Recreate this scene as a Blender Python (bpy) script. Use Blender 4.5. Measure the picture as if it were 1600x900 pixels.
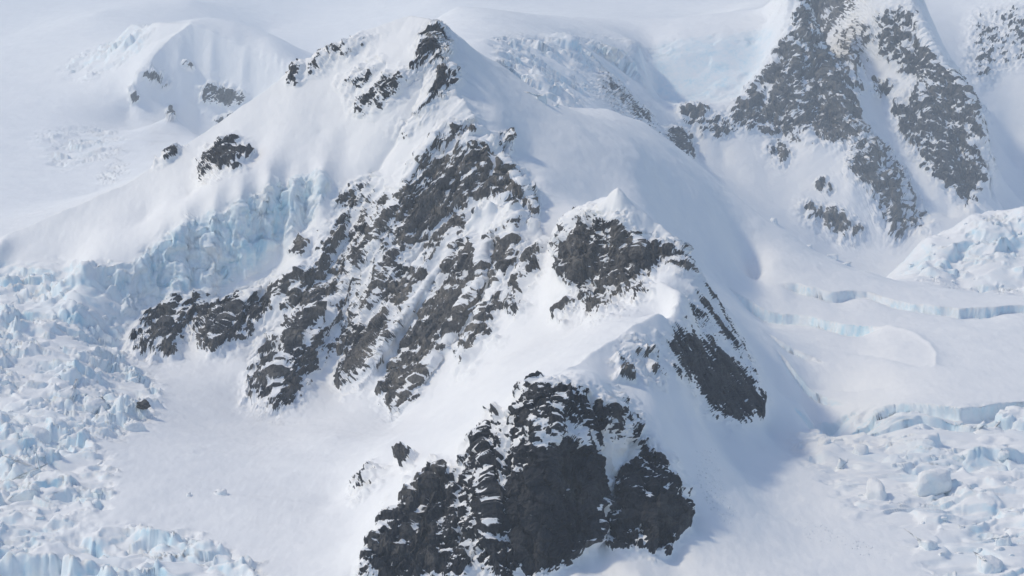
import bpy, math, random
import numpy as np
from mathutils import Vector, Matrix

# ------------------------------------------------------------------ camera, sky, sun, exposure
S = bpy.context.scene
for o in list(bpy.data.objects): bpy.data.objects.remove(o)
COL = S.collection
R = math.radians
F_PX, PITCH = 4537.0, R(8.0)                  # focal length in pixels of a 1600 px wide picture, looking 8 degrees down
cam_d = bpy.data.cameras.new('camera'); cam = bpy.data.objects.new('camera', cam_d); COL.objects.link(cam)
cam_d.sensor_width = 36.0; cam_d.lens = 36.0*F_PX/1600.0
cam_d.clip_start = 1.0; cam_d.clip_end = 60000.0
cam.location = (0, 0, 0); cam.rotation_euler = (R(90)-PITCH, 0, 0)
S.camera = cam

SUN_ELEV, SUN_AZ = R(48.0), R(-79.0)          # azimuth from +Y (view direction), negative = to the left
to_sun = Vector((math.sin(SUN_AZ)*math.cos(SUN_ELEV), math.cos(SUN_AZ)*math.cos(SUN_ELEV), math.sin(SUN_ELEV)))
world = bpy.data.worlds.new('World'); S.world = world; world.use_nodes = True
wn = world.node_tree.nodes; wl = world.node_tree.links
sky = wn.new('ShaderNodeTexSky'); sky.sky_type = 'NISHITA'; sky.sun_disc = False
sky.sun_elevation = SUN_ELEV; sky.sun_rotation = SUN_AZ % (2*math.pi)
sky.air_density = 1.0; sky.dust_density = 1.4; sky.ozone_density = 1.3; sky.altitude = 300
wl.new(sky.outputs['Color'], wn['Background'].inputs['Color'])
wn['Background'].inputs['Strength'].default_value = 0.15
sun_d = bpy.data.lights.new('sun', 'SUN'); sun_d.energy = 1.65; sun_d.angle = R(4.5); sun_d.color = (1.0, 0.89, 0.68)
sun = bpy.data.objects.new('sun', sun_d); COL.objects.link(sun)
sun.rotation_euler = to_sun.to_track_quat('Z', 'Y').to_euler()
S.view_settings.view_transform = 'Standard'; S.view_settings.look = 'None'
S.view_settings.exposure = 0.0; S.view_settings.gamma = 1.0; S.view_settings.use_curve_mapping = False
S.render.engine = 'CYCLES'
S.cycles.use_denoising = True
S.cycles.max_bounces = 6; S.cycles.diffuse_bounces = 4; S.cycles.volume_bounces = 1
HAZE_DENSITY = 4.8e-5

# ------------------------------------------------------------------ projection helpers
CP, SP = math.cos(PITCH), math.sin(PITCH)
def ray(u, v):
    dx = (u-800.0)/F_PX; dy = (450.0-v)/F_PX
    return dx, CP+dy*SP, -SP+dy*CP
def stretch(y):
    """survey distance -> real distance: everything behind the glacier plateau lies half as far again"""
    return y if y <= 3450 else (1.5*y if y >= 3650 else 3450+(y-3450)*(5475-3450)/200.0)
def at(u, v, d):
    """pixel + distance ahead (d > 0) or height (d < 0) -> world point"""
    rx, ry, rz = ray(u, v)
    t = stretch(d if d > 0 else d/rz*ry)/ry
    return rx*t, ry*t, rz*t
def project(x, y, z):
    c = y*CP - z*SP; up = y*SP + z*CP
    return 800.0 + F_PX*x/c, 450.0 - F_PX*up/c

# ------------------------------------------------------------------ noise (numpy)
def _hash(ix, iy, iz, s=0):
    h = (ix.astype(np.int64)*374761393 + iy.astype(np.int64)*668265263 + iz.astype(np.int64)*2147483647 + s*1274126177) & 0xffffffff
    h = ((h ^ (h >> 13))*1274126177) & 0xffffffff
    h = ((h ^ (h >> 16))*2246822519) & 0xffffffff
    return ((h ^ (h >> 15)) & 0xffffff).astype(np.float32)/np.float32(0xffffff)
def vnoise(p, s=0):
    """gradient noise, about -1..1; p is (n,3)"""
    p = np.asarray(p, np.float32)
    i = np.floor(p); f = p-i; i = i.astype(np.int32)
    w = f*f*f*(f*(f*6-15)+10)
    out = np.zeros(len(p), np.float32)
    for cx in (0, 1):
        wx = w[:, 0] if cx else 1-w[:, 0]
        for cy in (0, 1):
            wy = w[:, 1] if cy else 1-w[:, 1]
            for cz in (0, 1):
                wz = w[:, 2] if cz else 1-w[:, 2]
                h = _hash(i[:, 0]+cx, i[:, 1]+cy, i[:, 2]+cz, s)
                th = h*6.2831853; cz2 = 2*((h*97.0) % 1.0)-1; sq = np.sqrt(1-cz2*cz2)
                g = (np.cos(th)*sq)*(f[:, 0]-cx) + (np.sin(th)*sq)*(f[:, 1]-cy) + cz2*(f[:, 2]-cz)
                out += g*wx*wy*wz
    return out*1.6
def fbm(p, oct=4, s=0, gain=.5):
    a = 1.0; o = np.zeros(len(p), np.float32); q = np.array(p, np.float32)
    for k in range(oct):
        o += a*vnoise(q, s+k*17); q = q*2.03+11.7; a *= gain
    return o
def ridged(p, oct=3, s=0):
    a = 1.0; o = np.zeros(len(p), np.float32); q = np.array(p, np.float32)
    for k in range(oct):
        o += a*(1-2*np.abs(vnoise(q, s+k*31))); q = q*2.1+5.3; a *= .5
    return o*.6
def worley(p, s=0):
    """F1, F2 and a random number of the nearest cell"""
    p = np.asarray(p, np.float32); i = np.floor(p).astype(np.int32)
    f1 = np.full(len(p), 9e9, np.float32); f2 = f1.copy(); idv = np.zeros(len(p), np.float32); off = np.zeros((len(p), 3), np.float32)
    for a in (-1, 0, 1):
        for b in (-1, 0, 1):
            for c in (-1, 0, 1):
                jx, jy, jz = i[:, 0]+a, i[:, 1]+b, i[:, 2]+c
                h = np.stack([_hash(jx, jy, jz, s+1), _hash(jx, jy, jz, s+2), _hash(jx, jy, jz, s+3)], 1)
                dv = np.stack([jx, jy, jz], 1)+h-p
                d = np.sqrt((dv*dv).sum(1))
                m = d < f1
                f2 = np.where(m, f1, np.minimum(f2, d)); f1 = np.where(m, d, f1)
                idv = np.where(m, h[:, 0], idv); off = np.where(m[:, None], dv, off)
    return f1, f2, idv, off
def soft_cells(p, k, s=0):
    """tilted cells blended into each other (k: crispness)"""
    p = np.asarray(p, np.float32); i = np.floor(p).astype(np.int32); num = np.zeros(len(p), np.float32); den = num.copy()
    for a in (-1, 0, 1):
        for b in (-1, 0, 1):
            for c in (-1, 0, 1):
                jx, jy, jz = i[:, 0]+a, i[:, 1]+b, i[:, 2]+c
                h0 = _hash(jx, jy, jz, s+1); h1 = _hash(jx, jy, jz, s+2); h2 = _hash(jx, jy, jz, s+3)
                dx = jx+h0-p[:, 0]; dy = jy+h1-p[:, 1]; dz_ = jz+h2-p[:, 2]
                w = np.exp(-k*(dx*dx+dy*dy+dz_*dz_))
                num += w*((h0*7.3 % 1.0)-.5 + dx*(h1-.5)*2.6 + dy*(h2-.5)*2.6); den += w
    return num/np.maximum(den, 1e-12)
def sstep(a, b, x):
    t = np.clip((x-a)/(b-a), 0, 1); return t*t*(3-2*t)

# ------------------------------------------------------------------ survey of the terrain: (u, v, distance or -height)
LINES = [  # ridges, crests and breaks of slope
 # crest of the left shoulder up to the summit
 [(-300,470,2880),(-150,425,2900),(0,370,2930),(100,328,2960),(200,285,2990),(330,200,3030),(450,115,3060),(560,50,3080),(640,25,3080),(668,28,3060),(690,40,3040)],
 # summit ridge down to the saddle
 [(690,40,3040),(698,85,2990),(715,150,2930),(745,190,2900),(775,238,2860),(803,275,2820),(825,310,2780),(838,345,2745)],
 [(735,352,2755),(760,332,2750),(785,326,2745),(815,341,2725),(850,362,2705),(868,375,2690)],
 # saddle to pyramid, right edge of the pyramid
 [(868,375,2690),(878,365,2640),(890,345,2600),(905,332,2585),(935,325,2575),(965,308,2560),(985,325,2556),(1030,352,2550),(1075,400,2520),(1110,460,2490),(1150,530,2460),(1185,600,2430),(1192,640,2420)],
 # cornice ridge from the pyramid's shoulder to the buttress
 [(1030,440,2420),(1062,458,2380),(1058,478,2335),(1000,505,2260),(950,535,2200),(900,570,2130),(860,590,2085),(825,605,2050)],
 # buttress top, left edge, right edge
 [(825,605,2050),(870,604,2030),(910,602,2035),(945,625,2040),(975,640,2065),(1005,660,2070),(1040,700,2060),(1065,765,2040),(1072,815,2020)],
 [(825,605,2050),(790,650,2052),(740,680,2060),(700,735,2040),(650,760,2030),(620,790,2015),(590,850,1965),(566,900,1935)],
 # buttress foot
 [(566,905,1930),(640,910,1928),(720,905,1930),(800,905,1930),(850,899,1936),(880,876,1950),(935,846,1975),(985,862,1962),(1010,868,1962),(1045,860,1975),(1072,820,2012)],
 # ice cliff: top and foot
 [(130,415,2790),(215,408,2810),(250,378,2830),(290,350,2840),(335,335,2846),(375,323,2850),(420,300,2860),(460,285,2866),(500,268,2870)],
 [(150,520,2720),(190,500,2765),(250,466,2806),(300,456,2815),(340,450,2822),(400,420,2838),(440,385,2850),(470,345,2862),(510,300,2868)],
 # foot of the main face
 [(205,556,2695),(255,562,2690),(300,548,2712),(345,552,2700),(375,560,2680),(388,628,2600),(430,648,2565),(470,626,2595),(530,612,2620),(570,602,2610),(600,640,2560),(612,656,2545),(650,640,2530),(700,600,2540),(750,560,2540),(810,520,2540),(850,480,2570)],
 # right spur crest
 [(1345,425,3230),(1280,395,3280),(1200,345,3320),(1130,290,3380),(1060,230,3430),(1010,192,3450),(950,172,3420),(870,165,3300)],
 # dome: arete, right ridge, foot of the shaded face
 [(300,36,5100),(275,52,5080),(255,70,5060),(235,95,5030),(215,122,5000),(205,150,4980)],
 [(200,42,5250),(250,34,5150),(300,36,5100),(350,58,5080),(400,84,5050),(455,105,5000),(500,130,4950)],
 [(207,154,4985),(250,160,5005),(290,155,5020),(310,185,5012),(345,195,5008),(400,160,5020),(455,120,5005)],
 # far mountain: left rib, right rib, couloir, foot
 [(1250,-60,4800),(1250,-25,4740),(1268,40,4640),(1290,100,4550),(1315,160,4470),(1340,212,4400),(1375,270,4350),(1440,366,4290)],
 [(1420,-60,4900),(1425,15,4750),(1450,60,4660),(1480,100,4600),(1510,140,4550),(1532,190,4500),(1546,260,4450),(1515,328,4380)],
 [(1350,0,4870),(1350,60,4780),(1365,120,4690),(1385,190,4540),(1420,250,4460),(1465,310,4390),(1480,345,4350)],
 [(1200,285,4330),(1265,345,4230),(1300,385,4190),(1395,392,4200),(1450,372,4270),(1520,335,4360),(1580,300,4600)],
 [(1250,-25,4740),(1215,70,4620),(1185,120,4560),(1150,165,4490),(1065,170,4460)],
 # rear ice face: lip and foot
 [(1020,72,4720),(1060,66,4710),(1130,60,4710),(1200,40,4760)],
 [(1020,150,4590),(1060,162,4560),(1110,165,4550),(1160,148,4560),(1195,100,4640)],
]
POINTS = [
 # near floor
 (-300,1000,-482),(0,1000,-482),(300,1000,-482),(600,1000,-480),(800,1000,-480),(1000,1000,-478),(1300,1000,-478),(1600,1000,-480),(1900,1000,-480),
 (-300,900,-480),(-150,900,-480),(0,900,-482),(200,900,-480),(400,900,-477),(500,890,-474),(-300,800,-466),(0,800,-466),(200,800,-467),(350,800,-470),(470,800,-471),
 (-300,700,-450),(-150,700,-450),(0,700,-450),(150,700,-453),(300,700,-463),(450,720,-468),(-300,560,-425),(-150,560,-425),(0,560,-425),(120,560,-428),(240,620,-452),(320,610,-459),
 (-300,490,-405),(-150,470,-402),(0,450,-395),(100,440,-392),(-150,440,-390),(0,425,-388),
 # shelf above the ice cliff and upper left slope
 (0,395,2890),(150,370,2890),(300,300,2930),(400,250,2950),(500,200,2970),(560,150,2990),(600,100,3010),(640,70,3030),(450,290,2890),(230,340,2920),(540,235,2930),
 # main face
 (470,400,2800),(560,300,2870),(600,250,2895),(640,200,2920),(685,150,2950),(670,100,2985),(620,350,2812),(700,350,2786),(600,450,2735),(560,550,2675),(480,500,2730),(420,520,2725),(430,600,2620),(400,470,2800),(340,500,2760),(260,510,2745),
 (700,450,2700),(650,550,2630),(780,420,2685),(740,500,2625),(690,270,2852),(740,250,2862),(800,400,2690),(830,440,2630),(540,470,2765),
 # ramp
 (865,420,2635),(860,470,2560),(850,550,2350),(900,520,2380),(960,490,2385),(920,500,2440),(800,600,2210),(740,650,2190),(680,700,2150),(620,750,2115),(560,830,2050),(600,700,2260),(520,680,2420),(520,780,2190),(700,640,2320),(780,570,2420),(660,660,2450),(840,600,2120),
 # pyramid
 (876,400,2618),(868,490,2530),(920,498,2480),(930,420,2545),(960,400,2535),(980,460,2475),(1020,400,2525),(1015,452,2450),(1050,430,2470),(1085,440,2480),
 # dark right wall and the snow under the cornice
 (1040,515,2345),(1080,500,2410),(1100,600,2330),(1130,560,2410),(1090,632,2300),(1130,657,2320),(1168,665,2355),(1000,560,2215),(960,600,2125),(1060,600,2215),(1060,640,2180),(1100,690,2160),(1100,760,2070),(1090,840,1995),(1140,720,2230),(1020,620,2130),(1000,530,2235),
 # buttress face
 (850,650,2010),(850,750,1972),(850,840,1950),(760,750,2000),(760,840,1955),(920,760,1985),(920,680,2020),(980,720,2035),(985,800,1990),(1030,800,1995),(660,830,1985),(700,880,1945),(1020,720,2050),(900,900,1925),(1000,900,1920),(955,740,2020),(948,800,2000),
 # right floor
 (1200,700,-457),(1150,690,-446),(1200,800,-464),(1180,880,-468),(1300,880,-472),(1500,880,-474),(1700,900,-476),(1900,900,-476),(1400,780,-466),(1600,780,-468),(1900,780,-468),(1300,700,-460),(1500,690,-460),(1700,690,-460),(1900,690,-460),
 (1250,640,-457),(1400,640,-455),(1600,640,-453),(1900,640,-453),(1230,580,-451),(1400,570,-448),(1600,570,-446),(1900,570,-446),(1200,500,-445),(1400,500,-442),(1600,500,-440),(1900,500,-440),(1180,440,-437),(1350,428,-436),(1500,456,-438),(1600,463,-438),(1900,470,-438),
 # slope right of the summit ridge
 (850,290,2830),(900,300,2860),(950,330,2860),(1000,300,2950),(1060,370,2980),(1100,400,3040),(1200,415,3150),(900,200,3040),(830,160,3060),(760,110,3060),(722,72,3055),(830,240,2925),(780,190,2935),(1000,240,3080),(1100,310,3200),(930,260,2960),(1200,380,3230),
 # right far icefall
 (1400,427,3400),(1500,448,3300),(1600,458,3260),(1900,470,3250),(1450,385,3400),(1600,390,3370),(1900,390,3370),(1600,322,3445),(1530,340,3440),(1450,370,3430),(1900,300,3445),
 # middle distance behind the summit ridge
 (760,60,3650),(780,70,3700),(900,68,4200),(1000,72,4580),(850,120,3520),(950,115,4180),(800,110,3400),(930,120,4180),(1000,172,4330),(1080,245,4250),(1040,205,4290),(850,50,4300),(750,30,4300),(715,10,4600),
 # far mountain body
 (1080,235,4400),(1130,245,4390),(1150,275,4330),(1220,220,4440),(1250,150,4520),(1260,270,4350),(1330,300,4290),(1370,350,4250),(1330,90,4640),(1420,160,4590),(1470,220,4490),(1440,110,4660),(1400,60,4740),(1400,300,4370),
 (1580,250,5100),(1560,100,5400),(1600,0,5600),(1900,100,5400),(1900,0,5600),(1560,180,5200),(1900,250,5000),
 # back snowfields
 (0,362,-432),(-300,380,-432),(150,302,-425),(0,250,-418),(-300,250,-418),(200,222,-402),(100,200,-400),(0,150,-372),(-300,150,-372),(120,120,-345),(0,60,-325),(-300,60,-325),(0,0,-285),(-300,0,-285),(150,20,-270),(270,180,-385),
 (330,100,5058),(380,120,5040),(280,100,5052),(300,0,6300),(420,50,6200),(500,60,6000),(500,0,7000),(600,0,6500),(700,-10,6200),(1000,20,5500),(1100,0,6000),(900,0,6200),(1100,35,5200),(900,30,5200),
 (-300,-60,8500),(0,-60,8500),(300,-60,8500),(600,-60,8500),(900,-60,8500),(1100,-60,8500),(1300,-80,8500),(1600,-80,8500),(1900,-80,8500),
]
WPTS = []                                     # ground out of sight (world x, y, z): the back sides of the ridges
def hidden(u, v, d, dy, dz, dx=0):
    x, y, z = at(u, v, d); k = 1.5 if y > 5000 else 1.0; WPTS.append((x+dx*k, y+dy*k, z+dz*k))
for (u, v, d) in LINES[0][:-2]: hidden(u, v, d, 260, -75 if u > 100 else -60)
for (u, v, d) in LINES[11]: hidden(u, v, d, 260, -90)
for (u, v, d) in LINES[3][7:]: hidden(u, v, d, 140, -75, 50)
hidden(1192,640,2420,90,-12,40)
for (u, v, d) in LINES[13][1:6]: hidden(u, v, d, 500, -50)
for (u, v, d) in LINES[15][1:6]: hidden(u, v, d, 350, -40)
for (u, v, d) in LINES[16][1:7]: hidden(u, v, d, 350, -60, 60)

CREST = {0: (18, 34), 1: (18, 30), 2: (15, 14), 3: (11, 18), 4: (6, 12), 5: (5, 9), 8: (8, 6), 11: (7, 24), 12: (34, 60), 13: (34, 60), 15: (38, 80), 16: (34, 80)}
for (u, v) in [(1010,195),(1060,232),(1130,292),(1200,347),(1280,397),(1345,427),(1390,424),(1450,372),(1530,342),(1600,324),(1900,302)]:
    for y_ in ((3750, 4300, 5000) if u > 1100 else (3750, 4400)):
        rx, ry, rz = ray(u, v+8); t_ = y_/ry; WPTS.append((rx*t_, y_, rz*t_-45))
pts = []
for li, ln in enumerate(LINES):
    for a, b in zip(ln[:-1], ln[1:]):
        n = max(1, int(math.hypot(a[0]-b[0], a[1]-b[1])/(26 if a[2] < 3500 else 11)))
        for k in range(n):
            t = k/n; A = at(*a); B = at(*b)
            pts.append(tuple(A[i]*(1-t)+B[i]*t - (CREST.get(li, (0, 0))[0] if i == 2 else 0) for i in range(3)))
    e = at(*ln[-1]); pts.append((e[0], e[1], e[2]-CREST.get(li, (0, 0))[0]))
pts += [at(*p) for p in POINTS] + WPTS
pts = np.array(pts, np.float64)
keep = []                                     # drop near-duplicates
for i, p in enumerate(pts):
    if all((p[0]-pts[j][0])**2+(p[1]-pts[j][1])**2 > 9.0 for j in keep): keep.append(i)
pts = pts[keep]
# radial basis interpolation of height over the plan
KX = 2.6                                      # plan is stretched sideways so that near features are resolved evenly
def plan(x, y): return np.stack([np.asarray(x)*KX, np.asarray(y)], -1)/1000.0
PX = plan(pts[:, 0], pts[:, 1]); N = len(PX)
CQ = 0.014
D = np.sqrt(((PX[:, None]-PX[None])**2).sum(-1)+CQ*CQ)
A = np.zeros((N+3, N+3)); A[:N, :N] = -D - 0.0008*np.eye(N)*(-1)
A[:N, N] = 1; A[:N, N+1:] = PX; A[N, :N] = 1; A[N+1:, :N] = PX.T
sol = np.linalg.solve(A, np.concatenate([pts[:, 2], np.zeros(3)]))
def base_height(x, y):
    q = plan(x.ravel(), y.ravel()).astype(np.float32); out = np.empty(len(q), np.float32)
    P32 = PX.astype(np.float32); w = sol[:N].astype(np.float32)
    for s in range(0, len(q), 20000):
        c = q[s:s+20000]
        d = np.sqrt(np.maximum((c**2).sum(1)[:, None]+(P32**2).sum(1)[None]-2*c@P32.T, 0)+CQ*CQ)
        out[s:s+20000] = -(d@w) + sol[N] + c@sol[N+1:].astype(np.float32)
    return out.reshape(x.shape)

# crevasse walls on the right-hand glacier: plan polylines, wall faces the viewer, ground ramps down to its foot
TRENCH = [([(1215,462),(1300,468),(1355,468),(1430,480),(1500,488),(1600,484),(1750,480),(1900,478)], -441, 8.5, 55),
          ([(1135,484),(1250,494),(1350,508),(1388,515)], -444, 8, 60),
          ([(1190,541),(1240,545),(1295,553)], -447, 5, 40), ([(1205,562),(1270,576),(1335,590)], -449, 6, 40),
          ([(1235,640),(1300,636),(1400,628),(1500,640),(1600,632),(1750,640)], -454, 9, 40),
          ([(1330,655),(1440,648),(1600,660),(1750,660)], -457, 8, 30)]
def trench_drop(x, y):
    out = np.zeros(x.shape, np.float32)
    for line, z, depth, width in TRENCH:
        w = np.array([at(u, v, z)[:2] for u, v in line])
        xs_ = np.linspace(w[0, 0]-30, w[-1, 0]+30, 900); q_ = np.stack([xs_, xs_*0+z, xs_*0], 1).astype(np.float32)
        yc = np.interp(x, w[:, 0], w[:, 1]) + np.interp(x, xs_, fbm(q_/np.float32(46), 3, 811)*11)
        depth = depth*np.interp(x, xs_, np.clip(1.25+.7*fbm(q_/np.float32(60), 2, 812), .5, 2.0))
        ends = sstep(w[0, 0]-2, w[0, 0]+25, x)*(1-sstep(w[-1, 0]-25, w[-1, 0]+2, x))
        d = yc - y                            # >0: nearer than the wall
        prof = np.where(d > 0, np.exp(-np.maximum(d, 0)/width), 1-sstep(0, 3.0, -d))
        out += depth*ends*prof
    return out

# sharp crests, ribs (+) and gullies (-): cusps along plan polylines
def cusp(x, y, w, h, width, jag=0):
    out = np.zeros(x.shape, np.float32); w = np.asarray(w, float); r = width*5
    sel = np.nonzero((x > w[:, 0].min()-r) & (x < w[:, 0].max()+r) & (y > w[:, 1].min()-r) & (y < w[:, 1].max()+r))
    if not len(sel[0]): return out
    px, py = x[sel], y[sel]; best = np.full(px.shape, 1e9)
    seg = np.concatenate([[0], np.cumsum(np.hypot(*np.diff(w, axis=0).T))]); tot = seg[-1]; par = np.zeros(px.shape)
    for k in range(len(w)-1):
        ax, ay = w[k]; dx, dy = w[k+1]-w[k]; L2 = dx*dx+dy*dy+1e-9
        t = np.clip(((px-ax)*dx+(py-ay)*dy)/L2, 0, 1); d = np.hypot(px-ax-t*dx, py-ay-t*dy)
        m = d < best; best = np.where(m, d, best); par = np.where(m, seg[k]+t*L2**.5, par)
    out[sel] = h*np.exp(-best/width)
    if jag:
        xs_ = np.arange(0, tot+2, 1.0); q_ = np.stack([xs_, xs_*0+h, xs_*0+width], 1).astype(np.float32)
        out[sel] += np.exp(-best/(width*.5))*np.interp(par, xs_, fbm(q_/np.float32(17), 3, 821)*jag)
    return out
def crests(x, y):
    out = np.zeros(x.shape, np.float32)
    for li, (h, wd) in CREST.items():
        out = np.maximum(out, cusp(x, y, [at(*p)[:2] for p in LINES[li]], h, wd, {1: 11, 2: 9, 3: 3, 5: 4, 15: 16, 16: 16, 12: 4}.get(li, 0)))
    return out
RIBS = [
 (3.5, 7, 2300, 3100, [(1385,513),(1425,524),(1450,542),(1462,560),(1456,580)]), (-3, 18, 2300, 3100, [(1340,545),(1400,560),(1440,572)]), (-3, 14, 2200, 2700, [(1260,600),(1340,606),(1400,600)]),
 (9, 8, 2400, 2700, [(961,316),(965,309)]), (7, 6, 2500, 2800, [(783,330),(786,326)]),  # height, width, outline in the survey picture (placed on the ground below)
 (9, 11, 2500, 2950, [(735,352),(690,420),(640,500),(600,560),(562,602)]),
 (9, 11, 2500, 2950, [(757,395),(750,450),(715,515),(670,590),(622,645)]),
 (8, 12, 2500, 2950, [(672,240),(640,290),(605,360),(570,420),(530,480),(480,540),(450,590)]),
 (-9, 9, 2500, 2950, [(735,340),(718,385),(640,520),(597,605)]),
 (-8, 9, 2500, 2950, [(700,330),(660,395),(600,480),(545,560)]),
 (-7, 9, 2500, 2950, [(775,380),(762,440),(740,500),(690,560),(650,625)]),
 (6, 9, 2500, 2950, [(800,345),(800,400),(780,450),(750,505),(735,545)]),
 (7, 9, 2500, 2950, [(440,440),(390,480),(340,530),(330,550)]),
 (7, 9, 2500, 2950, [(500,520),(460,560),(430,600),(430,645)]),
 (-6, 10, 2500, 2950, [(480,440),(420,520),(385,570)]),
 (-7, 10, 2600, 3100, [(660,110),(640,170),(600,230),(560,300),(530,350)]),
 (6, 8, 2300, 2650, [(935,330),(930,400),(920,460)]), (6, 8, 2300, 2650, [(985,345),(1000,400),(985,450)]), (-5, 7, 2300, 2650, [(960,345),(965,400),(955,450)]),
 (-7, 6, 1850, 2120, [(790,650),(760,700),(728,760),(727,830),(735,895)]), (-6, 5, 1850, 2120, [(810,680),(795,740),(790,800),(812,890)]),
 (-9, 6, 1850, 2120, [(985,650),(975,700),(955,750),(948,800),(940,845)]), (-6, 5, 1850, 2120, [(1010,700),(1003,760),(1000,855)]),
 (6, 7, 1850, 2120, [(760,680),(765,760),(770,880)]), (5, 6, 1850, 2120, [(690,750),(650,820),(610,885)]), (6, 8, 1850, 2120, [(870,620),(860,720),(850,880)]), (-4, 6, 1850, 2120, [(915,640),(905,720),(895,850)]),
 (-9, 40, 4200, 5000, [(1300,60),(1330,100),(1350,180),(1375,230)]), (20, 26, 4200, 5000, [(1250,60),(1240,120),(1250,200)]), (-16, 24, 4200, 5000, [(1270,60),(1275,150),(1310,220)]),
 (18, 26, 4200, 5000, [(1350,225),(1400,300),(1440,360)]), (-18, 24, 4200, 5000, [(1470,100),(1490,180),(1500,300)]), (16, 24, 4200, 5000, [(1440,150),(1460,220),(1490,300)]), (14, 24, 4200, 5000, [(1200,150),(1240,200),(1290,260)]),
]
# ------------------------------------------------------------------ grid: fan of azimuths, rows packed where the ground is steep
NA, NR = 1060, 1340
Y0, Y1 = 1700.0, 12600.0
AZ = np.concatenate([np.linspace(-.34, -.1935, 61)[:-1], np.linspace(-.193, .193, NA-120), np.linspace(.1935, .34, 61)[1:]])           # tan of azimuth
ca = np.concatenate([np.linspace(-.34, -.2, 41)[:-1], np.linspace(-.2, .2, 400), np.linspace(.2, .34, 41)[1:]]); cy = np.exp(np.linspace(math.log(Y0), math.log(Y1), 1300))
CX = ca[:, None]*cy[None]; CY = np.broadcast_to(cy[None], CX.shape)
CZ = base_height(CX, CY)
CZ = CZ + crests(CX, CY)
_cu, _cv = project(CX, CY, CZ); _sv = CZ/CY; _seen = _sv >= np.maximum.accumulate(_sv, 1)-2e-4
RIBW = []
for h_, wd_, ya_, yb_, ln_ in RIBS:
    w_ = []; ya_, yb_ = stretch(ya_), stretch(yb_)
    if ya_ > 5000: h_, wd_ = h_*1.5, wd_*1.4
    elif 2450 < ya_ < 2650: h_ = h_*1.6
    for (a_, b_), (c_, d_) in zip(ln_[:-1], ln_[1:]):
        for t_ in (0, .33, .67):
            uu, vv = a_+(c_-a_)*t_, b_+(d_-b_)*t_
            i_ = int(np.clip(np.searchsorted(ca, (uu-800)/F_PX/ray(uu, vv)[1]), 0, len(ca)-1))
            cost = np.where(_seen[i_] & (cy > ya_) & (cy < yb_), np.abs(_cv[i_]-vv), 1e9); j_ = int(np.argmin(cost)); w_.append((CX[i_, j_], cy[j_]))
    RIBW.append((w_, h_, wd_))
def ribs(x, y):
    out = np.zeros(x.shape, np.float32)
    for w_, h_, wd_ in RIBW: out += cusp(x, y, w_, h_, wd_)
    return out
CZ0 = base_height(CX, CY) if False else CZ - crests(CX, CY)
CZ = CZ + ribs(CX, CY)
CZt = CZ - trench_drop(CX, CY)
dz = np.diff(CZt, axis=1); dyy = np.diff(cy)[None]
slope_view = CZt/CY
run = np.maximum.accumulate(slope_view, axis=1)
vis = (slope_view >= run-0.0025)[:, 1:]
_ice = np.zeros(CX.shape, bool)
for _poly in ([(-400,400),(230,400),(270,640),(190,800),(420,890),(420,1000),(-400,1000)], [(1230,690),(1300,620),(2000,620),(2000,960),(1480,960)], [(1380,430),(1600,310),(2000,280),(2000,470)]):
    _p = np.array(_poly, float)
    for (ax, ay), (bx, by) in zip(_p, np.roll(_p, -1, 0)):
        if ay != by: _ice ^= ((ay > _cv) != (by > _cv)) & (_cu < (bx-ax)*(_cv-ay)/(by-ay)+ax)
_ice &= CY < 3480
wgt = np.sqrt((dyy*np.where(_ice[:, 1:], .42, .22))**2 + dz**2 + (np.diff(CZt, axis=1)*.6)**2)/CY[:, 1:]*np.where(vis, 1.0, 0.22)
k = np.ones(13)/13
wgt = np.apply_along_axis(lambda c: np.convolve(np.pad(c, 6, 'edge'), k, 'valid'), 0, wgt)
k = np.ones(7)/7
wgt = np.apply_along_axis(lambda c: np.convolve(np.pad(c, 3, 'edge'), k, 'valid'), 1, wgt)
cum = np.concatenate([np.zeros((len(ca), 1)), np.cumsum(wgt, 1)], 1); cum /= cum[:, -1:]
q = np.linspace(0, 1, NR)
ROWS = np.stack([np.interp(q, cum[i], np.log(cy)) for i in range(len(ca))])     # (420, NR) log distance
fi = np.interp(AZ, ca, np.arange(len(ca))); i0 = np.minimum(fi.astype(int), len(ca)-2); ft = (fi-i0)[:, None]
LY = ROWS[i0]*(1-ft)+ROWS[i0+1]*ft
GY = np.exp(LY); GX = AZ[:, None]*GY
def sample_coarse(Cg, gx_idx, ly):
    fj = (ly-math.log(Y0))/(math.log(Y1)-math.log(Y0))*(len(cy)-1)
    j0 = np.clip(fj.astype(int), 0, len(cy)-2); tj = fj-j0
    a = Cg[i0[:, None], j0]*(1-tj)+Cg[i0[:, None], j0+1]*tj
    b = Cg[i0[:, None]+1, j0]*(1-tj)+Cg[i0[:, None]+1, j0+1]*tj
    return a*(1-ft)+b*ft
GZ = sample_coarse(CZ0, None, LY) + crests(GX, GY) + ribs(GX, GY) - trench_drop(GX, GY)
P = np.stack([GX, GY, GZ], -1).astype(np.float32)
def grid_normals(P):
    du = np.gradient(P, axis=0); dv = np.gradient(P, axis=1)
    n = np.cross(du, dv); n /= np.maximum(np.linalg.norm(n, axis=-1, keepdims=True), 1e-9)
    return np.where(n[..., 2:3] < 0, -n, n).astype(np.float32)
NB = grid_normals(P)
U, V = project(P[..., 0], P[..., 1], P[..., 2])
YY = P[..., 1]

_pf = P.reshape(-1, 3)
WU = U + ((fbm(_pf/np.float32(16), 3, 701)*9).reshape(U.shape))*np.clip(2600/YY, .4, 1.3); WV = V + ((fbm(_pf/np.float32(16), 3, 702)*9).reshape(U.shape))*np.clip(2600/YY, .4, 1.3)
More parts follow.
